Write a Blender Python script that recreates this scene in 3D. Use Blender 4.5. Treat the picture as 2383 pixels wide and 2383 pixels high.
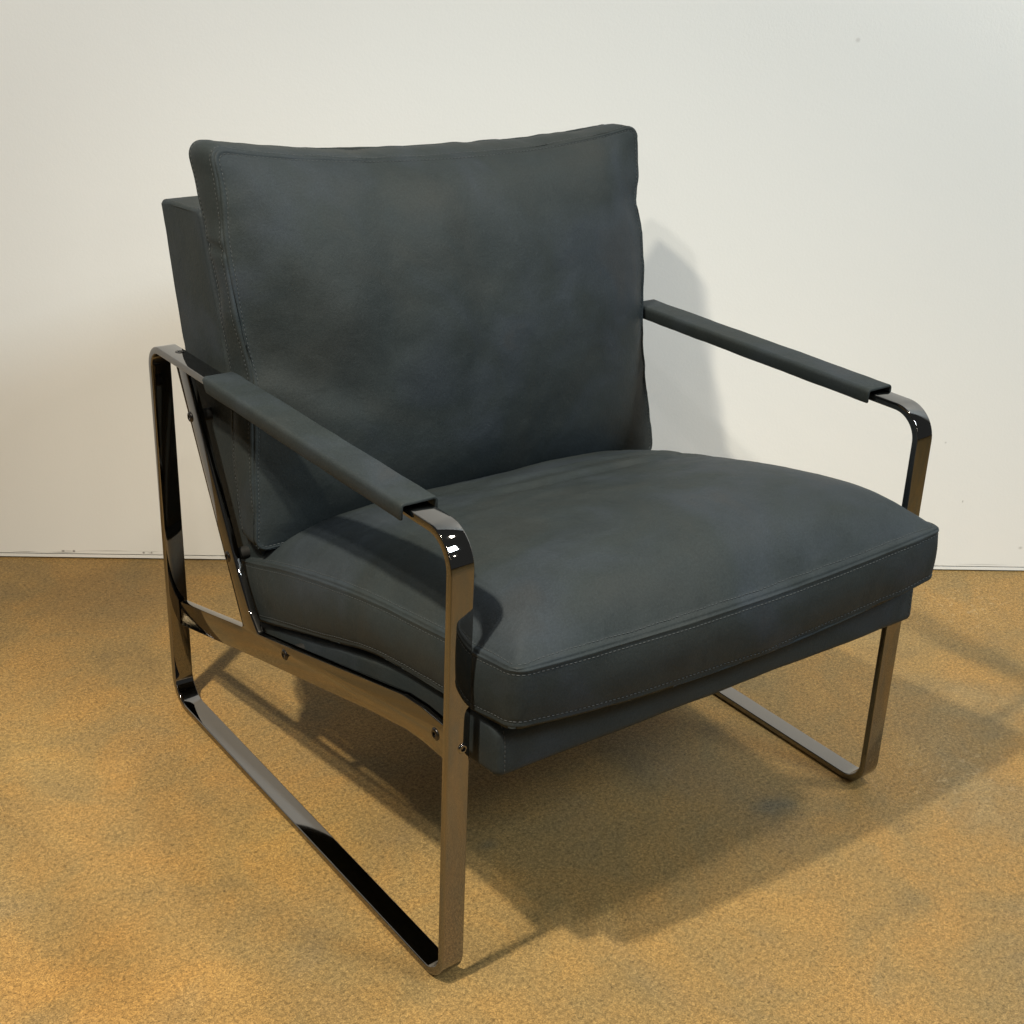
import bpy, bmesh, math, random
import numpy as np
from mathutils import Vector, Matrix, noise, Euler

random.seed(4)
for o in list(bpy.data.objects):
    bpy.data.objects.remove(o, do_unlink=True)
sc = bpy.context.scene
COL = sc.collection

# ------------------------------------------------------------------ camera
cd = bpy.data.cameras.new("camera")
cam = bpy.data.objects.new("camera", cd)
COL.objects.link(cam)
cd.sensor_fit = 'HORIZONTAL'
cd.sensor_width = 36.0
cd.lens = 36.0 * 3332.7184 / 2383.0
cd.clip_start = 0.05
cd.clip_end = 60.0
cam.location = (-0.7220, -1.0359, 1.1720)
cam.rotation_euler = (1.14507, -0.04442, -0.63082)
sc.camera = cam

# ------------------------------------------------------------------ world: a dim showroom
w = bpy.data.worlds.new("World")
sc.world = w
w.use_nodes = True
bg = w.node_tree.nodes.get('Background') or w.node_tree.nodes.new('ShaderNodeBackground')
bg.inputs[0].default_value = (0.95, 1.0, 0.98, 1)
bg.inputs[1].default_value = 0.065
wo = w.node_tree.nodes.get('World Output') or w.node_tree.nodes.new('ShaderNodeOutputWorld')
w.node_tree.links.new(bg.outputs[0], wo.inputs[0])

# ------------------------------------------------------------------ lamps of the showroom
def aim(o, tgt):
    d = Vector(tgt) - o.location
    o.rotation_euler = d.to_track_quat('-Z', 'Y').to_euler()

def spot(name, loc, tgt, watts, col, size_deg, blend, radius):
    l = bpy.data.lights.new(name, 'SPOT')
    l.energy = watts; l.color = col
    l.spot_size = math.radians(size_deg); l.spot_blend = blend
    l.shadow_soft_size = radius
    o = bpy.data.objects.new(name, l); COL.objects.link(o)
    o.location = loc; aim(o, tgt)
    return o

def area(name, loc, tgt, watts, col, sx, sy):
    l = bpy.data.lights.new(name, 'AREA')
    l.energy = watts; l.color = col
    l.shape = 'RECTANGLE'; l.size = sx; l.size_y = sy
    o = bpy.data.objects.new(name, l); COL.objects.link(o)
    o.location = loc; aim(o, tgt)
    return o

spot("track_spotlight", (-1.26, -0.05, 3.0), (-0.04, -0.02, 0.3), 470, (1.0, 0.90, 0.71), 57, 1.0, 0.06)
spot("track_walllight_left", (-1.50, -0.30, 3.0), (-0.45, 1.35, 0.45), 180, (1.0, 0.92, 0.78), 74, 1.0, 0.06)
spot("track_walllight_right", (1.45, -0.55, 3.1), (0.95, 0.30, 0.4), 165, (1.0, 0.92, 0.77), 72, 1.0, 0.12)
area("shop_window", (1.65, -2.60, 3.10), (0.55, 0.6, 0.55), 94, (0.79, 0.93, 1.0), 0.75, 0.75)
spot("ceiling_downlight", (0.4, -1.9, 3.1), (0.3, 0.1, 0.0), 27, (1.0, 0.95, 0.88), 130, 0.6, 0.06)
spot("ceiling_downlight", (-1.5, -2.3, 3.1), (-0.2, 0.0, 0.0), 27, (1.0, 0.95, 0.88), 130, 0.6, 0.06)
spot("ceiling_downlight", (1.0, -3.6, 3.1), (0.5, -0.2, 0.0), 30, (1.0, 0.97, 0.93), 130, 0.6, 0.08)
for (lx, ly, lr, lc) in ((-2.6, -4.6, 0.10, (1.0, 0.85, 0.6)), (-0.9, -5.4, 0.12, (1.0, 0.95, 0.85)), (0.2, -6.3, 0.14, (1.0, 0.8, 0.45)),
                     (2.6, -5.2, 0.12, (1.0, 0.95, 0.85)), (-3.6, -2.4, 0.08, (1.0, 0.82, 0.5)), (-1.6, -7.5, 0.16, (1.0, 0.97, 0.9))):
    spot("ceiling_downlight", (lx, ly, 3.0), (0.2, 0.0, 0.3), 14, lc, 150, 0.5, lr)

sc.view_settings.view_transform = 'Standard'
sc.view_settings.look = 'None'
sc.view_settings.exposure = 0.0
sc.view_settings.gamma = 1.0
sc.view_settings.use_curve_mapping = False
sc.render.engine = 'CYCLES'

# ------------------------------------------------------------------ node helpers
def new_mat(name):
    m = bpy.data.materials.new(name)
    m.use_nodes = True
    nt = m.node_tree
    b = nt.nodes['Principled BSDF']
    return m, nt, b

def N(nt, typ, **kw):
    n = nt.nodes.new(typ)
    for k, v in kw.items():
        setattr(n, k, v)
    return n

def noise_node(nt, vec, scale, detail=4, rough=0.5, dist=0.0):
    n = N(nt, 'ShaderNodeTexNoise')
    n.inputs['Scale'].default_value = scale
    n.inputs['Detail'].default_value = detail
    n.inputs['Roughness'].default_value = rough
    n.inputs['Distortion'].default_value = dist
    nt.links.new(vec, n.inputs['Vector'])
    return n.outputs['Fac']

def ramp(nt, fac, stops):
    r = N(nt, 'ShaderNodeValToRGB')
    e = r.color_ramp.elements
    while len(e) < len(stops):
        e.new(0.5)
    for i, (p, c) in enumerate(stops):
        e[i].position = p
        e[i].color = (*c, 1) if len(c) == 3 else c
    nt.links.new(fac, r.inputs[0])
    return r.outputs[0]

def g(x):
    return (x, x, x)

def mix(nt, fac, a, b, mode='MIX'):
    m = N(nt, 'ShaderNodeMix', data_type='RGBA', blend_type=mode)
    for sock, val in ((m.inputs[0], fac), (m.inputs[6], a), (m.inputs[7], b)):
        if hasattr(val, 'is_linked'):
            nt.links.new(val, sock)
        elif isinstance(val, (int, float)):
            sock.default_value = val
        else:
            sock.default_value = (*val, 1)
    return m.outputs[2]

def bump(nt, h, strength, dist, prev=None):
    b = N(nt, 'ShaderNodeBump')
    b.inputs['Strength'].default_value = strength
    b.inputs['Distance'].default_value = dist
    nt.links.new(h, b.inputs['Height'])
    if prev is not None:
        nt.links.new(prev, b.inputs['Normal'])
    return b.outputs['Normal']

# ------------------------------------------------------------------ materials
def leather(name, gain=0.68):
    m, nt, b = new_mat(name)
    tc = N(nt, 'ShaderNodeTexCoord').outputs['Object']
    big = noise_node(nt, tc, 5.5, 3, 0.55, 0.6)
    mid = noise_node(nt, tc, 15, 4, 0.6, 0.4)
    fine = noise_node(nt, tc, 420, 3, 0.6)
    c = ramp(nt, big, [(0.30, (0.042 * gain, 0.046 * gain, 0.045 * gain)),
                       (0.48, (0.035 * gain, 0.042 * gain, 0.044 * gain)),
                       (0.62, (0.042 * gain, 0.050 * gain, 0.059 * gain)),
                       (0.78, (0.052 * gain, 0.052 * gain, 0.053 * gain))])
    v = ramp(nt, mid, [(0.25, g(0.87)), (0.5, g(1.0)), (0.75, g(1.12))])
    c = mix(nt, 1.0, c, v, 'MULTIPLY')
    f = ramp(nt, fine, [(0.3, g(0.86)), (0.7, g(1.14))])
    c = mix(nt, 1.0, c, f, 'MULTIPLY')
    c = mix(nt, 1.0, c, (0.93, 0.98, 1.0), 'MULTIPLY')
    nt.links.new(c, b.inputs['Base Color'])
    rr = ramp(nt, mid, [(0.3, g(0.50)), (0.7, g(0.64))])
    nt.links.new(rr, b.inputs['Roughness'])
    b.inputs['Specular IOR Level'].default_value = 0.13
    b.inputs['Sheen Weight'].default_value = 0.0
    b.inputs['Sheen Tint'].default_value = (0.80, 0.88, 0.86, 1)
    b.inputs['Sheen Roughness'].default_value = 0.45
    vo = N(nt, 'ShaderNodeTexVoronoi', feature='DISTANCE_TO_EDGE')
    vo.inputs['Scale'].default_value = 620
    nt.links.new(tc, vo.inputs['Vector'])
    n1 = bump(nt, vo.outputs['Distance'], 0.16, 0.0006)
    n2 = bump(nt, fine, 0.22, 0.0007, n1)
    n3 = bump(nt, noise_node(nt, tc, 60, 5, 0.6, 0.8), 0.16, 0.003, n2)
    n3 = bump(nt, noise_node(nt, tc, 22, 5, 0.62, 1.4), 0.10, 0.006, n3)
    nt.links.new(n3, b.inputs['Normal'])
    return m

M_LEATHER = leather("slate_leather")
M_LEATHER_EDGE = leather("leather_cut_edge", 1.45)
m, nt, b = new_mat("stitch_thread")
b.inputs['Base Color'].default_value = (0.036, 0.041, 0.044, 1)
b.inputs['Roughness'].default_value = 0.6
M_THREAD = m
m, nt, b = new_mat("black_nickel")
b.inputs['Base Color'].default_value = (0.240, 0.229, 0.221, 1)
b.inputs['Metallic'].default_value = 1.0
b.inputs['Roughness'].default_value = 0.035
tc = N(nt, 'ShaderNodeTexCoord').outputs['Object']
sm = noise_node(nt, tc, 14, 4, 0.6)
nt.links.new(ramp(nt, sm, [(0.35, g(0.025)), (0.75, g(0.075))]), b.inputs['Roughness'])
nt.links.new(bump(nt, noise_node(nt, tc, 9, 2), 0.03, 0.004), b.inputs['Normal'])
M_METAL = m
m, nt, b = new_mat("black_screw_steel")
b.inputs['Base Color'].default_value = (0.07, 0.065, 0.065, 1)
b.inputs['Metallic'].default_value = 1.0
b.inputs['Roughness'].default_value = 0.28
M_SCREW = m
m, nt, b = new_mat("black_rubber")
b.inputs['Base Color'].default_value = (0.012, 0.012, 0.012, 1)
b.inputs['Roughness'].default_value = 0.6
M_BLACK = m

def blob(nt, vec, centre, radii, soft=0.45, warp=0.0):
    """soft elliptical mask round a place on the surface: a stain, a scuff or dimming painted into the colour"""
    if warp:
        nz = N(nt, 'ShaderNodeTexNoise'); nz.inputs['Scale'].default_value = 2.2 / max(radii); nz.inputs['Detail'].default_value = 4
        nt.links.new(vec, nz.inputs['Vector'])
        s1 = N(nt, 'ShaderNodeVectorMath', operation='SUBTRACT'); nt.links.new(nz.outputs['Color'], s1.inputs[0]); s1.inputs[1].default_value = (0.5, 0.5, 0.5)
        s2 = N(nt, 'ShaderNodeVectorMath', operation='SCALE'); nt.links.new(s1.outputs[0], s2.inputs[0]); s2.inputs['Scale'].default_value = warp
        s3 = N(nt, 'ShaderNodeVectorMath', operation='ADD'); nt.links.new(vec, s3.inputs[0]); nt.links.new(s2.outputs[0], s3.inputs[1])
        vec = s3.outputs[0]
    a = N(nt, 'ShaderNodeVectorMath', operation='SUBTRACT'); nt.links.new(vec, a.inputs[0]); a.inputs[1].default_value = centre
    d = N(nt, 'ShaderNodeVectorMath', operation='DIVIDE'); nt.links.new(a.outputs[0], d.inputs[0]); d.inputs[1].default_value = radii
    l = N(nt, 'ShaderNodeVectorMath', operation='LENGTH'); nt.links.new(d.outputs[0], l.inputs[0])
    return ramp(nt, l.outputs['Value'], [(soft * 0.5, g(1.0)), (1.0, g(0.0))])

# floor: acid stained concrete
m, nt, b = new_mat("stained_concrete")
tc = N(nt, 'ShaderNodeTexCoord').outputs['Object']
big = noise_node(nt, tc, 1.7, 5, 0.6, 1.2)
mid = noise_node(nt, tc, 6.5, 6, 0.62, 0.7)
fin = noise_node(nt, tc, 215, 6, 0.75, 0.5)
gr = noise_node(nt, tc, 540, 3, 0.7)
c = ramp(nt, big, [(0.28, (0.37, 0.260, 0.140)), (0.42, (0.43, 0.285, 0.122)),
                   (0.53, (0.50, 0.310, 0.118)), (0.66, (0.42, 0.290, 0.140)), (0.8, (0.52, 0.38, 0.20))])
c2 = ramp(nt, mid, [(0.28, (0.74, 0.77, 0.86)), (0.44, (0.95, 0.96, 0.98)), (0.58, (1.07, 1.0, 0.91)), (0.75, (1.22, 1.18, 1.10))])
c = mix(nt, 1.0, c, c2, 'MULTIPLY')
c3 = ramp(nt, fin, [(0.34, g(0.50)), (0.5, g(1.0)), (0.66, g(1.50))])
c = mix(nt, 1.0, c, c3, 'MULTIPLY')
c4 = ramp(nt, gr, [(0.33, g(0.60)), (0.67, g(1.40))])
c = mix(nt, 1.0, c, c4, 'MULTIPLY')
# grey green trowel patches
pat = noise_node(nt, tc, 3.1, 6, 0.6, 1.5)
pm = ramp(nt, pat, [(0.60, g(0.0)), (0.70, g(0.55))])
c = mix(nt, pm, c, mix(nt, 1.0, c, (0.78, 0.88, 1.05), 'MULTIPLY'))
# small pits
vo = N(nt, 'ShaderNodeTexVoronoi'); vo.inputs['Scale'].default_value = 26
nt.links.new(tc, vo.inputs['Vector'])
pit = ramp(nt, vo.outputs['Distance'], [(0.028, g(1.0)), (0.055, g(0.0))])
sel = ramp(nt, noise_node(nt, tc, 12, 2), [(0.52, g(0.0)), (0.56, g(0.8))])
pf = mix(nt, 1.0, pit, sel, 'MULTIPLY')
c = mix(nt, pf, c, (0.10, 0.06, 0.03))
c = mix(nt, 1.0, c, (0.530, 0.530, 0.475), 'MULTIPLY')
# stains that can be told apart, then two broad areas of painted dimming
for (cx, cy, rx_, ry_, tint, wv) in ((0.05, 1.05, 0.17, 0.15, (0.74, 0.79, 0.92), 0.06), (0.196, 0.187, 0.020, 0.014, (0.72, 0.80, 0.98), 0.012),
                                     (0.579, 0.042, 0.050, 0.028, (0.74, 0.82, 1.02), 0.03), (0.599, -0.202, 0.045, 0.03, (0.80, 0.86, 0.98), 0.03),
                                     (0.54, 0.20, 0.16, 0.10, (0.84, 0.86, 0.94), 0.08), (-0.02, 0.34, 0.16, 0.12, (1.13, 1.16, 1.10), 0.08),
                                     (-0.20, 0.72, 0.22, 0.14, (1.10, 1.10, 1.06), 0.08), (0.95, 0.45, 0.22, 0.15, (0.88, 0.92, 0.98), 0.08),
                                     (0.10, -0.32, 0.25, 0.12, (1.12, 1.08, 1.0), 0.08), (-0.30, 0.25, 0.16, 0.16, (1.0, 0.90, 0.74), 0.08), (1.05, -0.15, 0.70, 0.50, (0.85, 0.84, 0.84), 0.2), (0.05, 1.22, 0.55, 0.26, (0.74, 0.75, 0.78), 0.1)):  # last two: dimmer light at right and along the wall, put into the colour
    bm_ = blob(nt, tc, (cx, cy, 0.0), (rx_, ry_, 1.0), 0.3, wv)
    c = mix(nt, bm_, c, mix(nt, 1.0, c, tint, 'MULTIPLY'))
# worn, lighter flecks
fk = ramp(nt, noise_node(nt, tc, 75, 5, 0.7), [(0.56, g(0.0)), (0.64, g(0.32))])
for (cx, cy, r_) in ((1.30, 0.28, 0.20), (0.86, -0.05, 0.17), (1.05, -0.25, 0.16)):
    bm_ = blob(nt, tc, (cx, cy, 0.0), (r_, r_ * 0.7, 1.0), 0.2, 0.08)
    c = mix(nt, mix(nt, 1.0, bm_, fk, 'MULTIPLY'), c, (0.50, 0.38, 0.22))
nt.links.new(c, b.inputs['Base Color'])
nt.links.new(ramp(nt, fin, [(0.3, g(0.62)), (0.7, g(0.5))]), b.inputs['Roughness'])
b.inputs['Specular IOR Level'].default_value = 0.28
n1 = bump(nt, fin, 0.28, 0.0022)
nt.links.new(bump(nt, gr, 0.22, 0.0012, n1), b.inputs['Normal'])
M_FLOOR = m

# wall paint, with a few scuffs low down
m, nt, b = new_mat("wall_paint")
tc = N(nt, 'ShaderNodeTexCoord').outputs['Object']
c = ramp(nt, noise_node(nt, tc, 1.6, 3), [(0.3, (0.820, 0.830, 0.825)), (0.7, (0.842, 0.852, 0.848))])
sep = N(nt, 'ShaderNodeSeparateXYZ'); nt.links.new(tc, sep.inputs[0])
low = ramp(nt, sep.outputs[2], [(0.012, g(1.0)), (0.030, g(0.0))])
mp = N(nt, 'ShaderNodeMapping'); mp.inputs['Scale'].default_value = (5, 5, 160)
nt.links.new(tc, mp.inputs['Vector'])
sc1 = ramp(nt, noise_node(nt, mp.outputs[0], 1.0, 5, 0.7, 0.3), [(0.60, g(0.0)), (0.72, g(0.55))])
sf = mix(nt, 1.0, low, sc1, 'MULTIPLY')
c = mix(nt, sf, c, (0.16, 0.15, 0.15))
vo = N(nt, 'ShaderNodeTexVoronoi'); vo.inputs['Scale'].default_value = 6.5
nt.links.new(tc, vo.inputs['Vector'])
sp = ramp(nt, vo.outputs['Distance'], [(0.018, g(0.35)), (0.035, g(0.0))])
c = mix(nt, sp, c, (0.35, 0.33, 0.32))
for (cx, cz, rx_, rz_, st_) in ((0.112, 0.0150, 0.0040, 0.0022, 0.9), (0.131, 0.0150, 0.0030, 0.0030, 0.95), (0.121, 0.0152, 0.0100, 0.0007, 0.7),
                                (0.254, 0.0138, 0.0030, 0.0026, 0.9), (0.266, 0.0134, 0.0075, 0.0009, 0.85), (0.268, 0.0140, 0.0020, 0.0026, 0.8),
                                (0.045, 0.0128, 0.0260, 0.0012, 0.55), (0.112, 0.0124, 0.0300, 0.0014, 0.65), (0.19, 0.0165, 0.05, 0.0022, 0.25),
                                (1.741, 0.1425, 0.0016, 0.0035, 0.5), (1.868, 0.0500, 0.0050, 0.0040, 0.35), (1.689, 0.2575, 0.0028, 0.0024, 0.3),
                                (1.80, 0.0140, 0.06, 0.0016, 0.3)):
    bm_ = blob(nt, tc, (cx, 0.0, cz), (rx_, 1.0, rz_), 0.4, 0.0)
    c = mix(nt, mix(nt, 1.0, bm_, (st_, st_, st_), 'MULTIPLY'), c, (0.14, 0.125, 0.12))
nt.links.new(c, b.inputs['Base Color'])
b.inputs['Roughness'].default_value = 0.72
b.inputs['Specular IOR Level'].default_value = 0.2
n1 = bump(nt, noise_node(nt, tc, 230, 3, 0.6), 0.16, 0.0012)
nt.links.new(bump(nt, noise_node(nt, tc, 30, 3, 0.6), 0.06, 0.003, n1), b.inputs['Normal'])
M_WALL = m
m, nt, b = new_mat("dark_gap")
b.inputs['Base Color'].default_value = (0.05, 0.04, 0.03, 1)
b.inputs['Roughness'].default_value = 0.9
M_GAP = m

# ------------------------------------------------------------------ mesh helpers
def link(name, verts, faces, mat, parent=None, smooth=True, autosmooth=None):
    me = bpy.data.meshes.new(name)
    me.from_pydata([tuple(v) for v in verts], [], [tuple(f) for f in faces])
    me.validate()
    bm = bmesh.new(); bm.from_mesh(me)
    bmesh.ops.recalc_face_normals(bm, faces=bm.faces)
    if autosmooth is not None:
        for e in bm.edges:
            if len(e.link_faces) == 2 and e.calc_face_angle(0) > autosmooth:
                e.smooth = False
    bm.to_mesh(me); bm.free()
    if smooth:
        me.polygons.foreach_set('use_smooth', [True] * len(me.polygons))
    me.materials.append(mat)
    o = bpy.data.objects.new(name, me)
    COL.objects.link(o)
    if parent is not None:
        o.parent = parent
    return o

def box(x0, x1, y0, y1, z0, z1):
    v = [(x, y, z) for x in (x0, x1) for y in (y0, y1) for z in (z0, z1)]
    f = [(0, 1, 3, 2), (4, 6, 7, 5), (0, 4, 5, 1), (2, 3, 7, 6), (0, 2, 6, 4), (1, 5, 7, 3)]
    return v, f

def interp(x, xs, ys):
    return float(np.interp(x, xs, ys))

def smooth_interp(xs, ys):
    """natural-looking smooth curve through the samples (Catmull-Rom)"""
    xs = np.array(xs, float); ys = np.array(ys, float)
    d = np.gradient(ys, xs)
    def f(x):
        x = min(max(x, xs[0]), xs[-1])
        i = min(max(int(np.searchsorted(xs, x)) - 1, 0), len(xs) - 2)
        h = xs[i + 1] - xs[i]; t = (x - xs[i]) / h
        return ((2 * t**3 - 3 * t**2 + 1) * ys[i] + (t**3 - 2 * t**2 + t) * h * d[i]
                + (-2 * t**3 + 3 * t**2) * ys[i + 1] + (t**3 - t**2) * h * d[i + 1])
    return f

# ------------------------------------------------------------------ setting
P0 = np.array([-0.0639, 1.3315]); P1 = np.array([1.5198, 0.3094])
WD = (P1 - P0) / np.linalg.norm(P1 - P0)            # along the wall
WN = np.array([-WD[1], WD[0]])                      # away from the camera
ang = math.atan2(WD[1], WD[0])

# floor sheet, ends under the wall
def wp(s, n):
    q = P0 + WD * s + WN * n
    return (q[0], q[1])
a_, b_, c_, d_ = wp(-4, 0.12), wp(6, 0.12), wp(6, -6.5), wp(-4, -6.5)
fl = link("floor", [(*a_, 0), (*b_, 0), (*c_, 0), (*d_, 0)], [(0, 1, 2, 3)], M_FLOOR, smooth=False)
fl['kind'] = 'structure'

wall_root = bpy.data.objects.new("wall", None); COL.objects.link(wall_root)
wall_root.location = (P0[0], P0[1], 0); wall_root.rotation_euler = (0, 0, ang)
wall_root['label'] = "plain off-white painted wall behind the armchair, lightly scuffed along the floor"
wall_root['category'] = "wall"
v, f = box(-4, 6, 0.0, 0.10, 0.0105, 2.75)
link("wall_panel", v, f, M_WALL, wall_root, smooth=False)
v, f = box(-4, 6, 0.0005, 0.02, 0.0028, 0.0082)
link("base_strip", v, f, M_WALL, wall_root, smooth=False)
v, f = box(-4, 6, 0.022, 0.09, 0.0, 0.0103)
link("shadow_gap", v, f, M_GAP, wall_root, smooth=False)

# ------------------------------------------------------------------ the armchair
W = 0.74
BAR = 0.0288
TH = 0.010
chair = bpy.data.objects.new("armchair", None); COL.objects.link(chair)
chair.location = (W / 2, 0.36, 0)
chair['label'] = "low lounge armchair with slate blue-grey leather cushions on two black nickel flat-bar loop legs"
chair['category'] = "armchair"
OFF = Vector(chair.location)

def part(name, verts, faces, mat, parent=None, origin=None, **kw):
    """mesh given in world coordinates, made a child of the chair (or of one of its parts)"""
    par = parent or chair
    base = OFF.copy()
    p = par
    base = Vector((0, 0, 0))
    while p is not None:
        base += Vector(p.location); p = p.parent
    org = Vector(origin) if origin is not None else base
    o = link(name, [tuple(Vector(v) - org) for v in verts], faces, mat, par, **kw)
    o.location = org - base
    return o

def rounded_poly(pts, radii, seg=10):
    out = []
    n = len(pts)
    for i in range(n):
        p = np.array(pts[i], float); a = np.array(pts[i - 1], float); b = np.array(pts[(i + 1) % n], float)
        r = radii[i]
        u = (a - p) / np.linalg.norm(a - p); v = (b - p) / np.linalg.norm(b - p)
        th = math.acos(max(-1, min(1, float(np.dot(u, v)))))
        if r <= 1e-6 or abs(th - math.pi) < 0.02:
            out.append(tuple(p)); continue
        t = r / math.tan(th / 2)
        c = p + (u + v) / np.linalg.norm(u + v) * (r / math.sin(th / 2))
        s = p + u * t; e = p + v * t
        a0 = math.atan2(*(s - c)[::-1]); a1 = math.atan2(*(e - c)[::-1])
        da = (a1 - a0 + math.pi) % (2 * math.pi) - math.pi
        for k in range(seg + 1):
            aa = a0 + da * k / seg
            out.append((c[0] + r * math.cos(aa), c[1] + r * math.sin(aa)))
    return out

def offset_closed(path, d):
    """offset a closed 2D polyline; d may be positive (left of travel)"""
    n = len(path); out = []
    for i in range(n):
        a = np.array(path[i - 1]); p = np.array(path[i]); b = np.array(path[(i + 1) % n])
        t = (p - a) / (np.linalg.norm(p - a) + 1e-12) + (b - p) / (np.linalg.norm(b - p) + 1e-12)
        t /= np.linalg.norm(t)
        out.append(np.array([-t[1], t[0]]))
    return out

# --- loop frame in (y, z)
loop = rounded_poly([(0.7306, 0.0), (0.0, 0.0), (0.0065, 0.5676), (0.7488, 0.5588)],
                    [0.046, 0.038, 0.044, 0.034], 18)
def loop_frame(x0):
    """flat bar swept round the closed loop, with softly rounded long edges"""
    x1 = x0 + BAR
    r = 0.0016
    nrm = offset_closed(loop, 0)
    # the loop travels rear-bottom -> front-bottom -> front-top -> rear-top : inside is on the right
    c = np.mean(np.array(loop), axis=0)
    sgn = 1 if np.dot(nrm[0], c - np.array(loop[0])) > 0 else -1
    sec = []
    for (cx, cd_, a0) in ((r, r, 180), (BAR - r, r, 270), (BAR - r, TH - r, 0), (r, TH - r, 90)):
        for k in range(5):
            a = math.radians(a0 + 90 * k / 4)
            sec.append((cx + r * math.cos(a), cd_ + r * math.sin(a)))
    V = []; F = []
    n = len(loop); m_ = len(sec)
    for i in range(n):
        for (sx, sd) in sec:
            q = np.array(loop[i]) + nrm[i] * sgn * sd
            V.append((x0 + sx, q[0], q[1]))
    for i in range(n):
        j = (i + 1) % n
        for k in range(m_):
            l = (k + 1) % m_
            F.append((i * m_ + k, i * m_ + l, j * m_ + l, j * m_ + k))
    return V, F

def screw_mesh(c, axis, radius=0.0072, head=0.0022):
    """low button head with a recessed hexagon socket; axis = outward direction"""
    ax = Vector(axis).normalized()
    q = ax.to_track_quat('Z', 'Y').to_matrix()
    prof = [(radius * 1.10, -0.0012), (radius * 1.10, 0.0001), (radius * 1.0, 0.0004), (radius * 0.97, head * 0.45),
            (radius * 0.86, head * 0.80), (radius * 0.70, head), (radius * 0.50, head), (radius * 0.45, head * 0.9),
            (radius * 0.44, -0.0006), (0.0, -0.0008)]
    V = []; F = []; S = 24
    for i, (r, h) in enumerate(prof):
        for k in range(S):
            a = 2 * math.pi * k / S
            rr = r
            if i in (6, 7, 8):
                rr = r * (0.93 + 0.10 * abs(math.cos(3 * a)))
            V.append(Vector(c) + q @ Vector((rr * math.cos(a), rr * math.sin(a), h)))
    for i in range(len(prof) - 1):
        for k in range(S):
            l = (k + 1) % S
            F.append((i * S + k, i * S + l, (i + 1) * S + l, (i + 1) * S + k))
    return V, F

def cyl_mesh(c, axis, r, length, S=20, chamf=0.0008):
    ax = Vector(axis).normalized(); q = ax.to_track_quat('Z', 'Y').to_matrix()
    V = []; F = []
    prof = [(r - chamf, 0), (r, chamf), (r, length - chamf), (r - chamf, length)]
    for (rr, h) in prof:
        for k in range(S):
            a = 2 * math.pi * k / S
            V.append(Vector(c) + q @ Vector((rr * math.cos(a), rr * math.sin(a), h)))
    for i in range(3):
        for k in range(S):
            l = (k + 1) % S
            F.append((i * S + k, i * S + l, (i + 1) * S + l, (i + 1) * S + k))
    F.append(tuple(range(S))[::-1]); F.append(tuple(3 * S + k for k in range(S)))
    return V, F

# --- plate cut as seat rail + slanted back support, outline in (y, z)
plate_pts = [
    (0.7225, 0.1660), (0.5165, 0.2210), (0.6985, 0.5500), (0.6665, 0.5502),
    (0.5290, 0.3000), (0.4960, 0.2520), (0.4740, 0.2310), (0.3653, 0.2590),
    (0.2271, 0.2960), (0.1180, 0.3245), (0.0800, 0.3290), (0.0108, 0.3290),
    (0.0104, 0.2870), (0.0720, 0.2870), (0.1100, 0.2835), (0.1880, 0.2660), (0.3161, 0.2330), (0.4998, 0.1860), (0.7220, 0.1270)]
plate_rad = [0, 0.004, 0, 0, 0.25, 0.05, 0.006, 0, 0, 0.05, 0.06, 0, 0, 0.06, 0.06, 0, 0, 0, 0]
def flat_plate(x0, x1, outline, bev=0.0011):
    n = len(outline)
    nr = offset_closed(outline, 0)
    area2 = sum(outline[i][0] * outline[(i + 1) % n][1] - outline[(i + 1) % n][0] * outline[i][1] for i in range(n))
    s = 1 if area2 > 0 else -1
    V = []; F = []
    prof = [(x0, bev), (x0 + bev * 0.3, bev * 0.3), (x0 + bev, 0), (x1 - bev, 0), (x1 - bev * 0.3, bev * 0.3), (x1, bev)]
    for (x, d) in prof:
        for i in range(n):
            q = np.array(outline[i]) + nr[i] * s * d
            V.append((x, q[0], q[1]))
    for r in range(len(prof) - 1):
        for i in range(n):
            j = (i + 1) % n
            F.append((r * n + i, r * n + j, (r + 1) * n + j, (r + 1) * n + i))
    F.append(tuple(range(n))); F.append(tuple((len(prof) - 1) * n + i for i in range(n))[::-1])
    return V, F
plate_outline = rounded_poly(plate_pts, plate_rad, 6)
# drop coincident points
po = []
for p in plate_outline:
    if not po or np.hypot(p[0] - po[-1][0], p[1] - po[-1][1]) > 0.0006:
        po.append(p)
plate_outline = po

SCREWS = [(0.6533, 0.4775), (0.5549, 0.3107), (0.3975, 0.2373), (0.0499, 0.3105)]

def mirror(V):
    return [(W - v[0], v[1], v[2]) for v in V]

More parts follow.
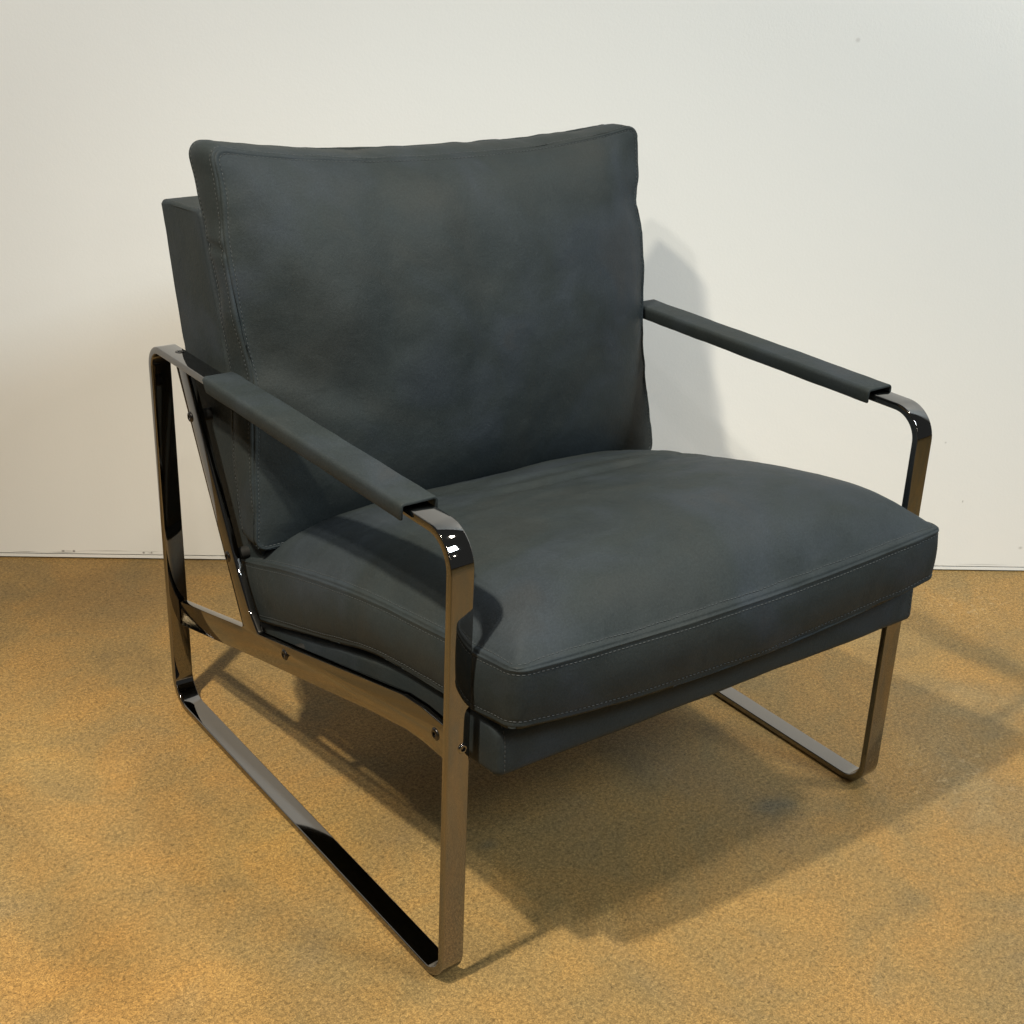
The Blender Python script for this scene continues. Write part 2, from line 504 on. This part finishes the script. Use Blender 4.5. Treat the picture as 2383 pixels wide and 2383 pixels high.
def build_side(flip):
    T = (lambda V: mirror(V)) if flip else (lambda V: [tuple(v) for v in V])
    V, F = loop_frame(0.0)
    fr = part("side_frame", T(V), F, M_METAL, origin=((W if flip else 0), 0.36, 0), autosmooth=math.radians(40))
    V, F = flat_plate(0.016, 0.0265, plate_outline)
    rl = part("support_rail", T(V), F, M_METAL, origin=((W if flip else 0), 0.36, 0.25), autosmooth=math.radians(35))
    for (y, z) in SCREWS:
        V, F = screw_mesh((0.016, y, z), (-1, 0, 0), 0.0070)
        part("screw", T(V), F, M_SCREW, parent=rl, autosmooth=math.radians(50))
    # stand-offs between rail and upholstery
    for (y, z) in SCREWS:
        V, F = cyl_mesh((0.0266, y, z), (1, 0, 0), 0.0085, 0.024)
        part("spacer", T(V), F, M_BLACK, parent=rl, autosmooth=math.radians(40))
    V, F = screw_mesh((0.0190, 0.6830, 0.5596), (0, 0.012, 1), 0.0060, 0.0006)
    part("screw", T(V), F, M_SCREW, parent=fr, autosmooth=math.radians(50))
    V, F = screw_mesh((0.0195, 0.0037, 0.3170), (0, -1, 0.0), 0.0060, 0.0022)
    part("screw", T(V), F, M_METAL, parent=fr, autosmooth=math.radians(50))

build_side(False)
build_side(True)

# --- wrinkle / softness displacement ---------------------------------
def fbm(p, s, octv=4):
    return noise.fractal(Vector(p) * s, 1.0, 2.0, octv)

def stitch_line(pts, nrms, step=0.0058, length=0.0040, rad=0.00045, slant=0.0):
    """little thread stitches along a polyline, lying on the surface"""
    V = []; F = []
    P = [Vector(p) for p in pts]
    d = [0.0]
    for i in range(1, len(P)):
        d.append(d[-1] + (P[i] - P[i - 1]).length)
    s = 0.0
    dd = np.array(d)
    PA = np.array([tuple(p) for p in P]); NA = np.array([tuple(n) for n in nrms])
    def at(x, A):
        return Vector((np.interp(x, dd, A[:, 0]), np.interp(x, dd, A[:, 1]), np.interp(x, dd, A[:, 2])))
    while s + length < d[-1]:
        a = at(s, PA); b = at(s + length, PA); nn = at(s + length / 2, NA).normalized()
        t = (b - a).normalized(); side = t.cross(nn).normalized()
        k0 = len(V)
        for (q, sc_) in ((a, 0.3), (a.lerp(b, 0.2), 1.0), (a.lerp(b, 0.8), 1.0), (b, 0.3)):
            off = side * slant * ((q - a).length / length - 0.5)
            for (cs, sn) in ((1, 0), (0.3, 1), (-0.3, 1), (-1, 0), (0, -0.6)):
                V.append(q + off + side * rad * sc_ * cs * 1.15 + nn * rad * sc_ * sn * 1.2)
        for r in range(3):
            for k in range(5):
                l = (k + 1) % 5
                F.append((k0 + r * 5 + k, k0 + r * 5 + l, k0 + (r + 1) * 5 + l, k0 + (r + 1) * 5 + k))
        F.append(tuple(k0 + k for k in range(5))); F.append(tuple(k0 + 15 + k for k in range(5))[::-1])
        s += step
    return V, F

def cushion(name, base, crown_f, crown_r, rcu, rcv, size_u, size_v, rows, side_bulge, disp, edge_tau=0.020,
            stitch=True, origin=None, cell=0.0062):
    """box cushion with felled seams. base(u,v,w) -> point; w=+1 front/top seam, w=-1 back/bottom seam.
    crown_f / crown_r (u,v) -> height above the seam surface. Faces are grids whose corners are rounded."""
    hu, hv = size_u / 2, size_v / 2
    R = (rcu + rcv) / 2
    Rf = 0.060                       # zone of the grid that is bent round each corner
    def lines(h):
        d = [0, 0.0009, 0.0022, 0.0040, 0.0060, 0.0078, 0.0105, 0.0145, 0.0195]
        x = 0.0195
        n_ = int(round((2 * h - 2 * x) / cell))
        mid = list(np.linspace(x, 2 * h - x, n_ + 1))[1:-1]
        return [q for q in d] + mid + [2 * h - q for q in reversed(d)]
    LU = [q - hu for q in lines(hu)]; LV = [q - hv for q in lines(hv)]
    def bend(x, y):
        """square grid point (metres) -> rounded rectangle; returns x, y, distance from the edge"""
        ax, ay = abs(x), abs(y)
        cx, cy = hu - R, hv - R
        if ax > cx and ay > cy:
            a_, b_ = (ax - cx) / R, (ay - cy) / R
            a2, b2 = a_ * math.sqrt(1 - b_ * b_ / 2), b_ * math.sqrt(1 - a_ * a_ / 2)
            ax, ay = cx + R * a2, cy + R * b2
            dist = R * (1 - math.hypot(a2, b2))
        else:
            dist = min(hu - ax, hv - ay)
        return math.copysign(ax, x), math.copysign(ay, y), max(dist, 0.0)
    def B(u, v, w_):
        return np.array(base(u, v, w_), float)
    e = 1e-3
    def nface(u, v, w_):
        du = B(u + e, v, w_) - B(u - e, v, w_); dv = B(u, v + e, w_) - B(u, v - e, w_)
        c = np.cross(du, dv); c /= np.linalg.norm(c)
        t = B(u, v, 1) - B(u, v, -1)
        return c * (1 if np.dot(c, t) > 0 else -1)
    PD = ([0.0, 0.0009, 0.0022, 0.0040, 0.0060, 0.0078, 0.0105], [-0.0016, 0.0004, 0.0011, 0.0008, -0.0004, 0.0001, 0.0])
    def face_point(x, y, rd, wv, crown):
        u, v = x / hu, y / hv
        nn = nface(u, v, wv)
        h = crown(u, v) * (1 - math.exp(-rd / edge_tau)) + float(np.interp(rd, *PD))
        return B(u, v, wv) + nn * h, nn, (u, v, wv, rd)
    V = []; F = []; tags = []
    nu, nv = len(LU), len(LV)
    def grid(wv, crown):
        idx = []
        for j in range(nv):
            row = []
            for i in range(nu):
                x, y, rd = bend(LU[i], LV[j])
                p, nn, tg = face_point(x, y, rd, wv, crown)
                row.append(len(V)); V.append(p); tags.append(tg)
            idx.append(row)
        for j in range(nv - 1):
            for i in range(nu - 1):
                F.append((idx[j][i], idx[j][i + 1], idx[j + 1][i + 1], idx[j + 1][i]))
        ring = [idx[0][i] for i in range(nu)] + [idx[j][nu - 1] for j in range(1, nv)] \
            + [idx[nv - 1][i] for i in range(nu - 2, -1, -1)] + [idx[j][0] for j in range(nv - 2, 0, -1)]
        return ring
    RF = grid(1.0, crown_f)
    RR = grid(-1.0, crown_r)
    per = [(tags[i][0] * hu, tags[i][1] * hv) for i in RF]
    n = len(per)
    pn = []
    for i in range(n):
        a_ = per[i - 1]; b_ = per[(i + 1) % n]
        tx, ty = b_[0] - a_[0], b_[1] - a_[1]
        l = math.hypot(tx, ty)
        pn.append((ty / l, -tx / l))
    def outdir(k, w_):
        x, y = per[k]
        o2 = B((x + 1e-4 * pn[k][0]) / hu, (y + 1e-4 * pn[k][1]) / hv, w_) - B(x / hu, y / hv, w_)
        return o2 / np.linalg.norm(o2)
    sides = [RF]
    ws = [0.965, 0.92, 0.86, 0.80, 0.74] + list(np.linspace(0.66, -0.66, rows)) + [-0.74, -0.80, -0.86, -0.92, -0.965]
    for w_ in ws:
        row = []
        for k in range(n):
            u, v = per[k][0] / hu, per[k][1] / hv
            p = B(u, v, w_)
            thick = np.linalg.norm(B(u, v, 1) - B(u, v, -1))
            dd = (1 - abs(w_)) * thick / 2
            lip = 0.0012 * math.exp(-((dd - 0.0022) / 0.0018) ** 2) - 0.0005 * math.exp(-((dd - 0.0062) / 0.0012) ** 2)
            p = p + outdir(k, w_) * (side_bulge(u, v, w_) * (1 - w_ * w_) + lip)
            row.append(len(V)); V.append(p); tags.append((u, v, w_, 0.0))
        sides.append(row)
    sides.append(RR)
    for a_ in range(len(sides) - 1):
        for i in range(n):
            j = (i + 1) % n
            F.append((sides[a_][i], sides[a_ + 1][i], sides[a_ + 1][j], sides[a_][j]))
    for row, w_ in ((RF, 1), (RR, -1)):
        for k, i in enumerate(row):
            V[i] = V[i] - outdir(k, w_) * 0.0011
    me = bpy.data.meshes.new("tmp"); me.from_pydata([tuple(v) for v in V], [], F)
    bm = bmesh.new(); bm.from_mesh(me); bmesh.ops.recalc_face_normals(bm, faces=bm.faces); bm.normal_update()
    NV = [np.array(v.normal) for v in bm.verts]
    bm.free(); bpy.data.meshes.remove(me)
    V2 = [p + NV[i] * disp(p, tags[i], NV[i]) for i, p in enumerate(V)]
    o = part(name, V2, F, M_LEATHER, origin=origin)
    if stitch:
        SV = []; SF = []
        def add(P, NN):
            P = list(P) + [P[0]]; NN = list(NN) + [NN[0]]
            a2, b2 = stitch_line(P, NN)
            k0 = len(SV); SV.extend(a2); SF.extend([tuple(x + k0 for x in f_) for f_ in b2])
        for wv, crown in ((1.0, crown_f), (-1.0, crown_r)):
            P = []; NN = []
            for k in range(n):
                x, y = per[k][0] - pn[k][0] * 0.0060, per[k][1] - pn[k][1] * 0.0060
                p, nn, tg = face_point(x, y, 0.0060, wv, crown)
                P.append(p + nn * (disp(p, tg, nn) + 0.0003)); NN.append(nn)
            add(P, NN)
        for want in (1, -1):
            best = min(range(1, len(sides) - 1), key=lambda r_: abs((1 - abs(ws[r_ - 1])) * 0.036 - 0.0062) + (0 if ws[r_ - 1] * want > 0 else 9))
            add([V2[i] + NV[i] * 0.0002 for i in sides[best]], [NV[i] for i in sides[best]])
        part("stitching", SV, SF, M_THREAD, parent=o)
    return o

def sstep(a, b, x):
    t = min(max((x - a) / (b - a), 0), 1)
    return t * t * (3 - 2 * t)

def gauss2(p, a, b, wd):
    """1 on the segment a-b, fading over wd"""
    a = np.array(a, float); b = np.array(b, float); p = np.array(p, float)
    t = np.dot(p - a, b - a) / np.dot(b - a, b - a)
    tc_ = min(max(t, 0), 1)
    dd = np.linalg.norm(p - (a + (b - a) * tc_))
    return math.exp(-(dd / wd) ** 2)

# --- seat cushion -----------------------------------------------------
sT = smooth_interp([-1, -0.60, -0.14, 0.43, 1.0], [-0.059, 0.0700, 0.2150, 0.3950, 0.5760])
sTz = smooth_interp([-0.059, 0.0777, 0.2204, 0.4001, 0.5760], [0.4370, 0.4160, 0.3930, 0.3500, 0.2950])
sB = smooth_interp([-1, -0.60, -0.14, 0.43, 1.0], [-0.058, 0.0650, 0.2050, 0.3800, 0.5550])
sBz = smooth_interp([-0.058, 0.0663, 0.1503, 0.2320, 0.2945, 0.4030, 0.4620, 0.5550],
                    [0.3680, 0.3470, 0.3360, 0.3200, 0.2990, 0.2640, 0.2450, 0.2180])
def seat_base(u, v, w_):
    yt = sT(v); zt = sTz(yt); yb = sB(v); zb = sBz(yb)
    t = (w_ + 1) / 2
    y = yb + (yt - yb) * t; z = zb + (zt - zb) * t
    # extrapolate gently outside so normals stay defined
    if v < -1: y += (v + 1) * 0.32
    if v > 1: y += (v - 1) * 0.32; z -= (v - 1) * 0.10
    fr = max(0.0, 1 - (v + 1) / 0.5) ** 2 if v > -1 else 1.0
    mid = max(0.0, 1 - u * u)
    z -= fr * mid * (0.007 * t + 0.019 * (1 - t))
    y -= fr * mid * 0.006
    x = W / 2 + 0.3335 * u * (1 + 0.004 * (1 - t))
    return (x, y, z)
def seat_crown(u, v):
    a = max(0.0, 1 - abs(u) ** 4); b = max(0.0, 1 - abs(v) ** 6)
    return 0.064 * (1 - 0.30 * v) * (a ** 0.6) * (b ** 0.55)
def seat_crown_b(u, v):
    return 0.006 * max(0.0, 1 - abs(u) ** 4) * max(0.0, 1 - abs(v) ** 4)
def seat_disp(p, tg, nn):
    u, v, w_, rd = tg
    d = 0.0022 * fbm(p, 5.0, 3) + 0.0007 * fbm(p, 17.0, 3) + 0.00022 * fbm(p, 60, 3)
    if w_ == 1.0:
        # drag lines in front of the back cushion
        q = (p[0], p[1] + 0.02 * fbm(p, 6, 2))
        k = sstep(0.10, 0.30, p[1]) * (1 - sstep(0.0, 1.0, rd < 0.02))
        d += 0.0032 * gauss2(q, (0.30, 0.345), (0.56, 0.300), 0.010) * 1.0
        d -= 0.0027 * gauss2(q, (0.28, 0.325), (0.54, 0.280), 0.012)
        d += 0.0024 * gauss2(q, (0.34, 0.395), (0.66, 0.360), 0.009)
        d -= 0.0022 * gauss2(q, (0.34, 0.380), (0.66, 0.343), 0.011)
        d += 0.0011 * k * fbm((p[0] * 9, p[1] * 42, 3.1), 1.0, 3)
        if rd < 0.06:
            d += 0.0010 * (1 - rd / 0.06) * fbm((p[0] * 30, p[1] * 30, 5.0), 1, 2)
    if rd < 0.03 and abs(w_) == 1.0:
        d += 0.0005 * fbm(p, 45, 2) * (1 - rd / 0.03)
    if abs(w_) < 1:
        d += 0.0012 * fbm((p[0] * 20, p[1] * 20, p[2] * 5), 1, 3)
        # slack leather low on the sides
        d += 0.0025 * sstep(0.2, -0.8, w_) * fbm((p[0] * 7, p[1] * 7, p[2] * 3), 1, 2)
    return d
def seat_bulge(u, v, w_):
    return 0.0025 + 0.005 * (1 - u * u if abs(v) > 0.97 else 1 - v * v)
cushion("seat_cushion", seat_base, seat_crown, seat_crown_b, 0.016, 0.018, 0.667, 0.635, 9,
        seat_bulge, seat_disp, origin=(W / 2, 0.26, 0.36), edge_tau=0.017)

# --- back cushion -----------------------------------------------------
zfy = smooth_interp([.30, .33, .44, .52, .60, .69, .75, .84, .87], [.490, .494, .508, .520, .532, .550, .566, .589, .597])
zry = smooth_interp([.30, .328, .369, .427, .52, .58, .62, .678, .72, .775, .84, .87],
                    [.536, .541, .551, .559, .559, .564, .573, .587, .602, .630, .660, .672])
xl = smooth_interp([.30, .34, .39, .43, .505, .57, .61, .67, .73, .80, .84, .87],
                   [.024, .0265, .0315, .034, .042, .0465, .040, .034, .0315, .036, .0320, .032])
xlr = smooth_interp([.30, .34, .43, .55, .70, .775, .84], [.033, .032, .033, .034, .032, .031, .029])
xr = smooth_interp([.30, .35, .45, .53, .60, .69, .733, .75, .82, .87], [.720, .7166, .7050, .7000, .702, .7035, .7000, .7050, .7120, .712])
def back_base(u, v, w_):
    t = (w_ + 1) / 2
    z = 0.336 + (0.842 - 0.336) * (v + 1) / 2
    yf = zfy(z); yr = zry(z)
    y = yr + (yf - yr) * t
    xa = xl(z) * t + xlr(z) * (1 - t); xb = xr(z)
    x = (xa + xb) / 2 + (xb - xa) / 2 * u
    top = max(0.0, (v - 0.2) / 0.8) ** 2 if v > 0.2 else 0.0
    mid = max(0.0, 1 - u * u)
    z -= top * (0.031 * mid ** 0.8 * t + 0.020 * mid * (1 - t)) + top * (0.010 + 0.010 * (1 - t)) * (u + 1) / 2
    y -= top * 0.012 * (1 - t)
    z += top * 0.004 * t * (1 - (u + 1) / 2)
    # ears at the corners lift a little, bottom rounds under
    bot = max(0.0, (-v - 0.3) / 0.7) ** 2 if v < -0.3 else 0.0
    z += bot * 0.004 * mid
    return (x, y, z)
def back_crown(u, v):
    a = max(0.0, 1 - abs(u) ** 2.4); b = max(0.0, 1 - abs(v) ** 2.2)
    return (0.060 * (a ** 0.70) * (b ** 0.66)) * (1 - 0.12 * math.exp(-((u + 0.05) / 0.22) ** 2 - ((v - 0.35) / 0.4) ** 2))
def back_crown_r(u, v):
    return 0.010 * max(0.0, 1 - abs(u) ** 3) * max(0.0, 1 - abs(v) ** 3)
def back_disp(p, tg, nn):
    u, v, w_, rd = tg
    d = 0.0036 * fbm((p[0], p[1] * 0.5, p[2]), 4.6, 2) + 0.0012 * fbm(p, 13.0, 3) + 0.0003 * fbm(p, 55, 3)
    if w_ == 1.0:
        q = (p[0] + 0.012 * fbm(p, 7, 2), p[2])
        # dent lines fanning from the side seams and a soft vertical fold
        d += 0.0050 * gauss2(q, (0.075, 0.780), (0.150, 0.640), 0.034)
        d -= 0.0035 * gauss2(q, (0.030, 0.650), (0.085, 0.600), 0.024)
        d -= 0.0035 * gauss2(q, (0.060, 0.590), (0.165, 0.530), 0.026)
        d += 0.0025 * gauss2(q, (0.075, 0.550), (0.185, 0.495), 0.022)
        d -= 0.0050 * gauss2(q, (0.250, 0.770), (0.235, 0.600), 0.036)
        d += 0.0045 * gauss2(q, (0.330, 0.730), (0.325, 0.610), 0.036)
        d -= 0.0030 * gauss2(q, (0.490, 0.740), (0.500, 0.660), 0.030)
        d += 0.0012 * gauss2(q, (0.440, 0.450), (0.445, 0.360), 0.006)
        # puckers next to the seam
        if rd < 0.05:
            d += 0.0012 * (1 - rd / 0.05) * fbm((p[0] * 26, p[1] * 26, p[2] * 26), 1, 2)
    if abs(w_) < 1:
        d += 0.0022 * fbm((p[0] * 15, p[1] * 10, p[2] * 15), 1, 3) + 0.0034 * fbm((p[0] * 6.5, 1.7, p[2] * 4), 1, 2)
        # vertical joint in the side boxing
        if abs(u) > 0.98:
            s = -0.0028 * math.exp(-((p[2] - 0.723) / 0.0022) ** 2) + 0.0018 * math.exp(-((p[2] - 0.733) / 0.010) ** 2) + 0.0016 * math.exp(-((p[2] - 0.712) / 0.010) ** 2)
            d += s
    return d
def back_bulge(u, v, w_):
    return 0.004
cushion("back_cushion", back_base, back_crown, back_crown_r, 0.020, 0.022, 0.675, 0.506, 9,
        back_bulge, back_disp, origin=(W / 2, 0.56, 0.59))

# --- upholstered slabs: rounded extrusions along x ---------------------
def slab(name, outline, x0, x1, rad, disp=None, origin=None, end_bulge=0.002, seam=True):
    """closed (y,z) outline extruded along x with rounded ends"""
    n = len(outline)
    nr = offset_closed(outline, 0)
    ar = sum(outline[i][0] * outline[(i + 1) % n][1] - outline[(i + 1) % n][0] * outline[i][1] for i in range(n))
    s = 1 if ar > 0 else -1
    prof = [(x0 + rad * (1 - math.sin(math.radians(90 * k / 8))), rad * (1 - math.sin(math.radians(90 * (8 - k) / 8)))) for k in range(8, -1, -1)]
    prof = [(x0 + rad * (1 - math.cos(math.radians(90 * k / 8))), rad * (1 - math.sin(math.radians(90 * k / 8)))) for k in range(9)]
    K = 40
    mids = [(x0 + rad + (x1 - x0 - 2 * rad) * k / K, 0) for k in range(1, K)]
    prof2 = prof + mids + [(x0 + x1 - a, b2) for (a, b2) in reversed(prof)]
    V = []; F = []
    for (x, d) in prof2:
        for i in range(n):
            q = np.array(outline[i]) + nr[i] * s * d
            p = np.array([x, q[0], q[1]])
            if disp: p = p + disp(p, np.array([0, -nr[i][0] * s, -nr[i][1] * s]), d)
            V.append(p)
    m2 = len(prof2)
    for r in range(m2 - 1):
        for i in range(n):
            j = (i + 1) % n
            F.append((r * n + i, r * n + j, (r + 1) * n + j, (r + 1) * n + i))
    F.append(tuple(range(n))); F.append(tuple((m2 - 1) * n + i for i in range(n))[::-1])
    return part(name, V, F, M_LEATHER, origin=origin, autosmooth=math.radians(50)), V, n, m2

def densify(pl, step=0.008):
    out = []
    n = len(pl)
    for i in range(n):
        a = pl[i]; b = pl[(i + 1) % n]
        L = math.hypot(b[0] - a[0], b[1] - a[1]); k = max(1, int(L / step))
        for j in range(k):
            out.append((a[0] + (b[0] - a[0]) * j / k, a[1] + (b[1] - a[1]) * j / k))
    return out

# seat platform (sprung deck); its padded front is the roll below the cushion
plat = rounded_poly([(-0.030, 0.2870), (-0.026, 0.3500), (0.045, 0.3500), (0.130, 0.3380), (0.300, 0.2900), (0.540, 0.2150),
                     (0.555, 0.1830), (0.310, 0.2370), (0.100, 0.2745)],
                    [0.010, 0.020, 0.02, 0.03, 0.02, 0.01, 0.01, 0.03, 0.03], 5)
plat = densify(plat)
def plat_disp(p, nn, d):
    return nn * (0.0012 * fbm(p, 9, 3) + 0.0003 * fbm(p, 40, 2))
pl_o, PV, pn_, pm_ = slab("seat_platform", plat, 0.042, W - 0.024, 0.0095, plat_disp, origin=(W / 2, 0.25, 0.28))
def ring_stitch(PV, n, row, keep, off):
    pts = []; nn = []
    c = np.mean([PV[row * n + i] for i in range(n)], axis=0)
    for i in range(n):
        p = PV[row * n + i]
        if keep(p):
            d = p - c; d[0] = 0; d /= np.linalg.norm(d)
            pts.append(p + d * 0.0001); nn.append(d)
    return pts, nn
# front end seams of the platform, groove + stitches
for rr_ in (8, pm_ - 9):
    pts, nn = ring_stitch(PV, pn_, rr_, lambda p: p[1] < 0.03 and p[2] < 0.352, 0)
    pts2 = sorted(zip([tuple(p) for p in pts], [tuple(q) for q in nn]), key=lambda t: -t[0][2])
    pf_ = [(p, q) for p, q in pts2 if p[1] < -0.015]
    if len(pf_) > 3:
        a, b2 = stitch_line([p for p, q in pf_], [(0, -1, 0.0)] * len(pf_))
        part("stitching", a, b2, M_THREAD, parent=pl_o)

# rigid upholstered back panel
pan = rounded_poly([(0.7840, 0.7420), (0.7290, 0.5350), (0.7150, 0.5000), (0.7000, 0.4300), (0.6600, 0.3480), (0.6000, 0.2450), (0.5600, 0.2150),
                    (0.4850, 0.2450), (0.5600, 0.4300), (0.6150, 0.6200), (0.6620, 0.7500)],
                   [0.007, 0.03, 0.02, 0.04, 0.10, 0.02, 0.01, 0.01, 0.03, 0.03, 0.012], 5)
pan = densify(pan)
def pan_disp(p, nn, d):
    # soft crease where the cover is pulled in above the arm
    k = math.exp(-((p[2] - 0.56 + 0.35 * (p[1] - 0.70)) / 0.010) ** 2) * (1 if d > 0.001 else 0.3)
    base = nn * (0.0012 * fbm(p, 8, 3) + 0.0004 * fbm(p, 30, 2) - 0.0025 * k)
    if d >= 0.004:
        sx = -1 if p[0] < W / 2 else 1
        base = base + np.array([sx, 0, 0]) * (0.0022 * fbm(p, 10, 3))
    return base
pan_o, QV, qn, qm = slab("back_panel", pan, 0.045, W - 0.045, 0.006, pan_disp, origin=(W / 2, 0.65, 0.5), end_bulge=0.001)
# seam stitches over the top of the panel, near its left and right edges
for rr_ in (8, qm - 9):
    tp = [(p, (0, 0, 1)) for p in (QV[rr_ * qn + i] for i in range(qn)) if p[2] > 0.735]
    tp.sort(key=lambda t: t[0][1])
    if len(tp) > 3:
        a, b2 = stitch_line([t[0] for t in tp], [t[1] for t in tp])
        part("stitching", a, b2, M_THREAD, parent=pan_o)

# --- arm pads: a folded leather sleeve hugging the bar -----------------
def arm_pad(flip):
    y0, y1 = 0.088, 0.556
    def ztop(y):      # arm slopes down slightly to the rear
        return 0.5748 + (y - 0.0065) / (0.7488 - 0.0065) * (0.5588 - 0.5676)
    # section: U-shaped channel, outer then inner, x relative to bar centre
    hw = 0.0235; t = 0.0042; fl_ = 0.0178; R = 0.0062
    outer = [(-hw, -fl_)]
    for k in range(7):
        a = math.radians(180 - 90 * k / 6); outer.append((-hw + R + R * math.cos(a), -R + R * math.sin(a)))
    for k in range(7):
        a = math.radians(90 - 90 * k / 6); outer.append((hw - R + R * math.cos(a), -R + R * math.sin(a)))
    outer.append((hw, -fl_))
    # rounded flap ends
    tipr = [(hw - t * 0.15, -fl_ - 0.0010), (hw - t * 0.5, -fl_ - 0.0015), (hw - t * 0.85, -fl_ - 0.0010), (hw - t, -fl_)]
    ri = 0.0016
    inner = []
    for k in range(5):
        a = math.radians(0 + 90 * k / 4); inner.append((hw - t - ri + ri * math.cos(a), -t - ri + ri * math.sin(a)))
    for k in range(5):
        a = math.radians(90 + 90 * k / 4); inner.append((-hw + t + ri + ri * math.cos(a), -t - ri + ri * math.sin(a)))
    inner.append((-hw + t, -fl_))
    tipl = [(-hw + t * 0.85, -fl_ - 0.0010), (-hw + t * 0.5, -fl_ - 0.0015), (-hw + t * 0.15, -fl_ - 0.0010)]
    sec = outer + tipr + inner + tipl
    mS = len(sec)
    V = []; F = []
    ys = [y0, y0 + 0.0006, y0 + 0.0018] + list(np.linspace(y0 + 0.006, y1 - 0.006, 60)) + [y1 - 0.0018, y1 - 0.0006, y1]
    c2 = np.array([(sum(s_[0] for s_ in sec)) / mS, 0])
    # local shrink at the ends to round the cut edge
    nr = offset_closed(sec, 0)
    ar = sum(sec[i][0] * sec[(i + 1) % mS][1] - sec[(i + 1) % mS][0] * sec[i][1] for i in range(mS))
    s = 1 if ar > 0 else -1
    for yi, y in enumerate(ys):
        sh = {0: 0.0011, 1: 0.0004, 2: 0.0}.get(min(yi, len(ys) - 1 - yi), 0.0)
        for i in range(mS):
            sx, sz = sec[i][0] + nr[i][0] * s * sh, sec[i][1] + nr[i][1] * s * sh
            # rear end of the flaps is trimmed on a slant
            yy = y
            if y > y1 - 0.02:
                yy = y - 0.7 * max(0, -sz - 0.004) * (y - (y1 - 0.02)) / 0.02
            p = np.array([0.0144 + sx, yy, ztop(y) + sz])
            out = np.array([-nr[i][0] * s, 0, -nr[i][1] * s])
            q = (p[0] + (7 if flip else 0), p[1], p[2])
            p = p + out * (0.0006 * fbm(q, 18, 3) + 0.00015 * fbm(q, 80, 2))
            V.append(p)
    for r in range(len(ys) - 1):
        for i in range(mS):
            j = (i + 1) % mS
            F.append((r * mS + i, r * mS + j, (r + 1) * mS + j, (r + 1) * mS + i))
    # end caps: quads between outer and inner shells
    no = len(outer)
    def cap(r):
        idx = [r * mS + i for i in range(mS)]
        F.append(tuple(idx))
    cap(0); cap(len(ys) - 1)
    if flip: V = mirror(V)
    part("arm_pad", V, F, M_LEATHER, origin=((W - 0.0144 if flip else 0.0144), 0.32, 0.57), autosmooth=math.radians(60))
arm_pad(False)
arm_pad(True)
